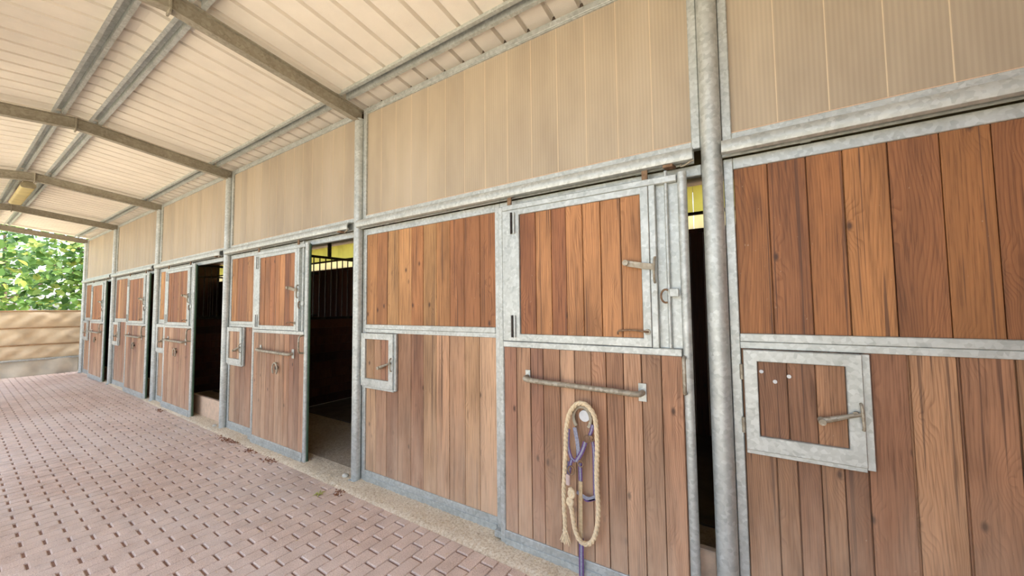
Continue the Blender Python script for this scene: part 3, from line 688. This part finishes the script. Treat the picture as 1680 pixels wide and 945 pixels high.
for nm, xa, xb in (('shade_pier', -4.95, -3.85), ('shade_pier', -11.0, -9.8)):  # unseen piers, added to cast soft shade bands across the pavers
    tag(MB().box(xa, xb, -3.05, -2.85, -0.06, 3.50).build(nm, 'concrete', bevel=0.01), kind='structure')
tag(MB().box(1.4, 3.0, -3.10, -3.04, -0.05, 3.62).build('unseen_shade_wall', 'wood_in', bevel=0), kind='structure').color = DARKU[1]  # unseen wall behind the camera, added to cut light on the nearest panel
for k in (1, 3, 4, 5):
    a, b = POST[k]+1.0, POST[k-1]-0.055
    tag(box('threshold_plank', 'plank_pale', None, a, b, 0.055, 0.10, 0.008, 0.30, 0.005), 'pale low plank across the foot of ' + {1: 'the gap beside the rope door', 3: 'the third stall doorway', 4: 'the fourth stall doorway', 5: 'the farthest stall doorway'}[k], 'plank', 'threshold planks')

# ------------------------------------------------------------------ ceiling lamp
e = empty('strip_lamp', (-10.0, -1.51, 3.55))
tag(e, 'yellowed fluorescent strip lamp hanging under the roof ridge', 'lamp')
def rounded(w_, h_, r, n=4):
    out = []
    for cx, cz, a0 in ((w_/2-r, -h_/2+r, -90), (w_/2-r, h_/2-r, 0), (-w_/2+r, h_/2-r, 90), (-w_/2+r, -h_/2+r, 180)):
        for i in range(n+1):
            a = math.radians(a0+90*i/n); out.append((cx+r*math.cos(a), cz+r*math.sin(a)))
    return out
MB().prism([(-1.51+a, 3.585+b) for a, b in rounded(0.145, 0.07, 0.028)], 'x', -10.80, -9.18).build('diffuser', 'diffuser', e, smooth=True)
box('housing', 'lamp_body', e, -10.82, -9.16, -1.565, -1.455, 3.6205, 3.655, 0.006)
MB().prism([(-1.51+a, 3.585+b) for a, b in rounded(0.152, 0.076, 0.03)], 'x', -9.18, -9.15).build('end_cap', 'lamp_body', e, smooth=True)
MB().prism([(-1.51+a, 3.585+b) for a, b in rounded(0.152, 0.076, 0.03)], 'x', -10.83, -10.80).build('end_cap', 'lamp_body', e, smooth=True)
for bx in (-9.4, -10.6): box('hanger', 'galv', e, bx-0.012, bx+0.012, -1.525, -1.495, 3.655, 3.80, 0.001)

# ------------------------------------------------------------------ tarpaulin barrier at the far end
e = empty('tarp_barrier', (-15.62, -1.4, 0.0))
tag(e, 'tan tarpaulin barrier with horizontal hems across the far end', 'barrier')
def cloth(z0, z1, y0, y1, ny, nz, f, name, mat):
    mb = MB()
    for i in range(ny+1):
        for j in range(nz+1):
            y = y0+(y1-y0)*i/ny; z = z0+(z1-z0)*j/nz; mb.v.append((-15.62+f(y, z), y, z))
    n0 = len(mb.v); mb.v += [(a-0.006, b, c) for a, b, c in mb.v]
    for i in range(ny):
        for j in range(nz):
            a = i*(nz+1)+j; mb.f.append((a, a+nz+1, a+nz+2, a+1)); mb.f.append((n0+a+1, n0+a+nz+2, n0+a+nz+1, n0+a))
    for i in range(ny):
        a = i*(nz+1); mb.f.append((a, n0+a, n0+a+nz+1, a+nz+1)); b = a+nz; mb.f.append((b, b+nz+1, n0+b+nz+1, n0+b))
    for j in range(nz):
        mb.f.append((j, j+1, n0+j+1, n0+j)); a = ny*(nz+1)+j; mb.f.append((a, n0+a, n0+a+1, a+1))
    return mb.build(name, mat, e, smooth=True)
def fold(y, z, z0, z1, s):
    t = (z-z0)/(z1-z0)
    return 0.06*math.sin(t*PI)**0.7*(1+0.5*math.sin(3.1*y+s)+0.35*math.sin(7.3*y+2.1*s)) + 0.03*math.sin(9*y+5*t+s)*math.sin(t*PI) + 0.02*math.sin(17*y-7*t+2*s)*math.sin(t*PI)
zz = [0.42, 0.83, 1.24, 1.66]; zz = [0.40, 0.78, 1.22, 1.66]
for i in range(3):
    cloth(zz[i]+0.012, zz[i+1]-0.012, -3.0, 0.02, 60, 10, lambda y, z, a=zz[i], b=zz[i+1], s=i*1.7: fold(y, z, a, b, s), 'tarp_band', 'tarp')
cloth(-0.01, 0.39, -3.0, 0.0, 60, 8, lambda y, z: 0.03+0.10*(1-z/0.39)*0.6+0.03*math.sin(5*y+8*z)+0.02*math.sin(11*y-5*z), 'tarp_skirt', 'tarp_skirt')
for z in zz[1:]:
    MB().tube(smooth_path([(-15.60, -3.0, z), (-15.595, -2.0, z-0.012), (-15.60, -1.0, z+0.006), (-15.60, 0.02, z)], 5), 0.017, 8).build('hem', 'tarp_hem', e, smooth=True)
MB().tube([(-15.58, -3.0, 0.40), (-15.58, 0.05, 0.40)], 0.03, 12).build('pipe', 'galv', e, smooth=True)
MB().tube([(-15.66, 0.03, -0.05), (-15.66, 0.03, 1.68)], 0.03, 12).build('end_post', 'beam', e, smooth=True)
MB().tube([(-15.66, -3.0, -0.05), (-15.66, -3.0, 1.68)], 0.03, 12).build('end_post', 'beam', e, smooth=True)

# ------------------------------------------------------------------ trees beyond the far end
def leaves(n, centre, rad, size, seed, name, mat, parent):
    r = np.random.RandomState(seed)
    d = r.randn(n, 3); d /= np.linalg.norm(d, axis=1)[:, None]
    pos = np.array(centre) + d*np.array(rad)*(r.rand(n, 1)**0.45)
    pos = pos[pos[:, 2] > 0.05]; n = len(pos)
    nr = r.randn(n, 3)*0.7 + np.array([0.5, -0.15, 0.75]); nr /= np.linalg.norm(nr, axis=1)[:, None]
    t = np.cross(nr, r.randn(n, 3)); t /= np.linalg.norm(t, axis=1)[:, None]; b = np.cross(nr, t)
    s = (size*(0.6+0.8*r.rand(n)))[:, None]
    shape = [(-0.5, 0, 0), (-0.18, 0.30, 0.06), (0.12, 0.27, 0.05), (0.5, 0, -0.06), (0.12, -0.27, 0.05), (-0.18, -0.30, 0.06)]
    V = np.stack([pos + s*(t*a + b*c + nr*h) for a, c, h in shape], 1).reshape(-1, 3)
    F = (np.arange(n)[:, None]*6 + np.array([0, 1, 2, 3, 4, 5])[None])
    F = np.concatenate([F[:, [0, 1, 2, 3]], F[:, [0, 3, 4, 5]]])
    me = bpy.data.meshes.new(name); o = Vector(centre)
    me.vertices.add(len(V)); me.vertices.foreach_set('co', (V-np.array(centre)).ravel())
    me.loops.add(F.size); me.loops.foreach_set('vertex_index', F.ravel().astype(np.int32))
    me.polygons.add(len(F)); me.polygons.foreach_set('loop_start', np.arange(0, F.size, 4)); me.update(); me.validate()
    me.materials.append(M[mat]); ob = bpy.data.objects.new(name, me); COL.objects.link(ob); ob.parent = parent; ob.location = o - world_of(parent)
    tag(ob, kind='stuff'); return ob
def tree(name, label, cat, base, h, rad, n, size, seed, mat, group=None):
    e = empty(name, base); tag(e, label, cat, group); r = random.Random(seed); b = Vector(base)
    top = b + Vector((r.uniform(-.3, .3), r.uniform(-.3, .3), h*0.8))
    MB().tube(smooth_path([b+Vector((0, 0, -0.1)), b+(top-b)*0.35+Vector((0.1, 0.08, 0)), top], 4), [0.11*(1-i/9.5)+0.02 for i in range(9)], 8).build('trunk', 'bark', e, smooth=True)
    for i in range(6):
        a = r.uniform(0, 2*PI); s0 = b+(top-b)*r.uniform(0.3, 0.85); en = s0+Vector((math.cos(a)*rad[0]*0.7, math.sin(a)*rad[1]*0.7, r.uniform(0.4, 1.2)))
        MB().tube(smooth_path([s0, (s0+en)/2+Vector((0, 0, 0.1)), en], 3), [0.045-0.005*j for j in range(7)], 6).build('branch', 'bark', e, smooth=True)
    leaves(n, b+Vector((0, 0, h*0.58)), (rad[0], rad[1], h*0.55), size, seed, 'crown', mat, e)
tree('leafy_tree', 'bright green tree directly behind the tarpaulin at the left edge', 'tree', (-18.5, -1.75, -0.06), 4.8, (1.2, 1.2), 1250, 0.22, 1, 'leaf', 'trees beyond the far end')
tree('leafy_tree', 'bright green tree rising beside the end of the stable wall', 'tree', (-19.6, 0.55, -0.06), 5.0, (1.3, 1.3), 1500, 0.22, 2, 'leaf', 'trees beyond the far end')
tree('leafy_tree', 'darker green tree further back between the two bright trees', 'tree', (-24.5, -0.8, -0.06), 6.0, (2.3, 2.3), 1000, 0.28, 3, 'leaf_dark', 'trees beyond the far end')
tree('leafy_bush', 'low dark bush beside the end of the tarpaulin', 'bush', (-17.4, 0.6, -0.06), 1.9, (0.6, 0.6), 1100, 0.16, 4, 'leaf_dark')

# ------------------------------------------------------------------ small things on the ground
def pebble(x, y, z, s, label):
    r = random.Random(int(x*100)); bm = bmesh.new(); bmesh.ops.create_icosphere(bm, subdivisions=2, radius=1)
    mb = MB(); mb.v = [(x+v.co.x*s*1.3*r.uniform(.85, 1.15), y+v.co.y*s*r.uniform(.85, 1.15), z+s*0.6+v.co.z*s*0.7*r.uniform(.85, 1.15)) for v in bm.verts]
    mb.f = [tuple(v.index for v in f.verts) for f in bm.faces]; bm.free()
    tag(mb.build('pebble', 'stone', smooth=True), label, 'stone', 'pebbles by the posts')
pebble(-3.16, -0.045, 0.008, 0.028, 'white pebble at the foot of the post by the second doorway')
pebble(-6.16, -0.06, 0.008, 0.028, 'white pebble at the foot of the post by the third doorway')
mb = MB(); r = random.Random(8)
for i in range(420):
    x = -r.uniform(0.9, 12); y = -0.23-0.0175*x + abs(r.gauss(0, 0.9))*-1 if i > 140 else -0.115 - r.random()*0.08
    if y < -2.3: continue
    a = r.uniform(0, PI); L_ = r.uniform(0.006, 0.022); z = 0.004 if y < -0.25-0.0175*x else 0.022
    mb.tube([(x, y, z), (x+L_*math.cos(a), y+L_*math.sin(a), z+0.002)], 0.0012, 4)
tag(mb.build('straw_litter', 'straw'), 'scattered bits of straw on the pavers and concrete', 'straw', kind='stuff')
mb = MB()
for cx, cy, sx, n in ((-5.35, -0.19, 0.30, 130), (-4.75, -0.205, 0.16, 60), (-4.25, -0.215, 0.14, 60), (-2.95, -0.245, 0.05, 30), (-8.0, -0.16, 0.15, 50)):
    for i in range(n):
        x = cx + r.gauss(0, sx*0.5); y = cy - 0.0 + r.gauss(0, 0.022); s = r.uniform(0.004, 0.012); z = -0.001
        mb.add([(x+s*math.cos(t)*r.uniform(.7, 1.3), y+s*math.sin(t)*r.uniform(.7, 1.3), z) for t in [j*PI/3 for j in range(6)]] + [(x, y, z+s*0.5+0.006)], [(j, (j+1) % 6, 6) for j in range(6)])
tag(mb.build('soil_crumbs', 'soil'), 'dark soil crumbs along the edge of the pavers', 'soil', kind='stuff')
e = empty('weed_sprig', (-3.06, -0.36, 0.0)); tag(e, 'tiny yellow green weed sprouting between the pavers', 'weed')
for i in range(6):
    a = i*1.05+0.3; L_ = 0.04+0.012*(i % 3)
    P = [(-3.06, -0.36, -0.004), (-3.06+L_*0.5*math.cos(a), -0.36+L_*0.5*math.sin(a), 0.018), (-3.06+L_*math.cos(a), -0.36+L_*math.sin(a), 0.010)]
    MB().tube(smooth_path(P, 2), [0.002, 0.005, 0.006, 0.004, 0.001], 5).build('leaf', 'weed', e, smooth=True)
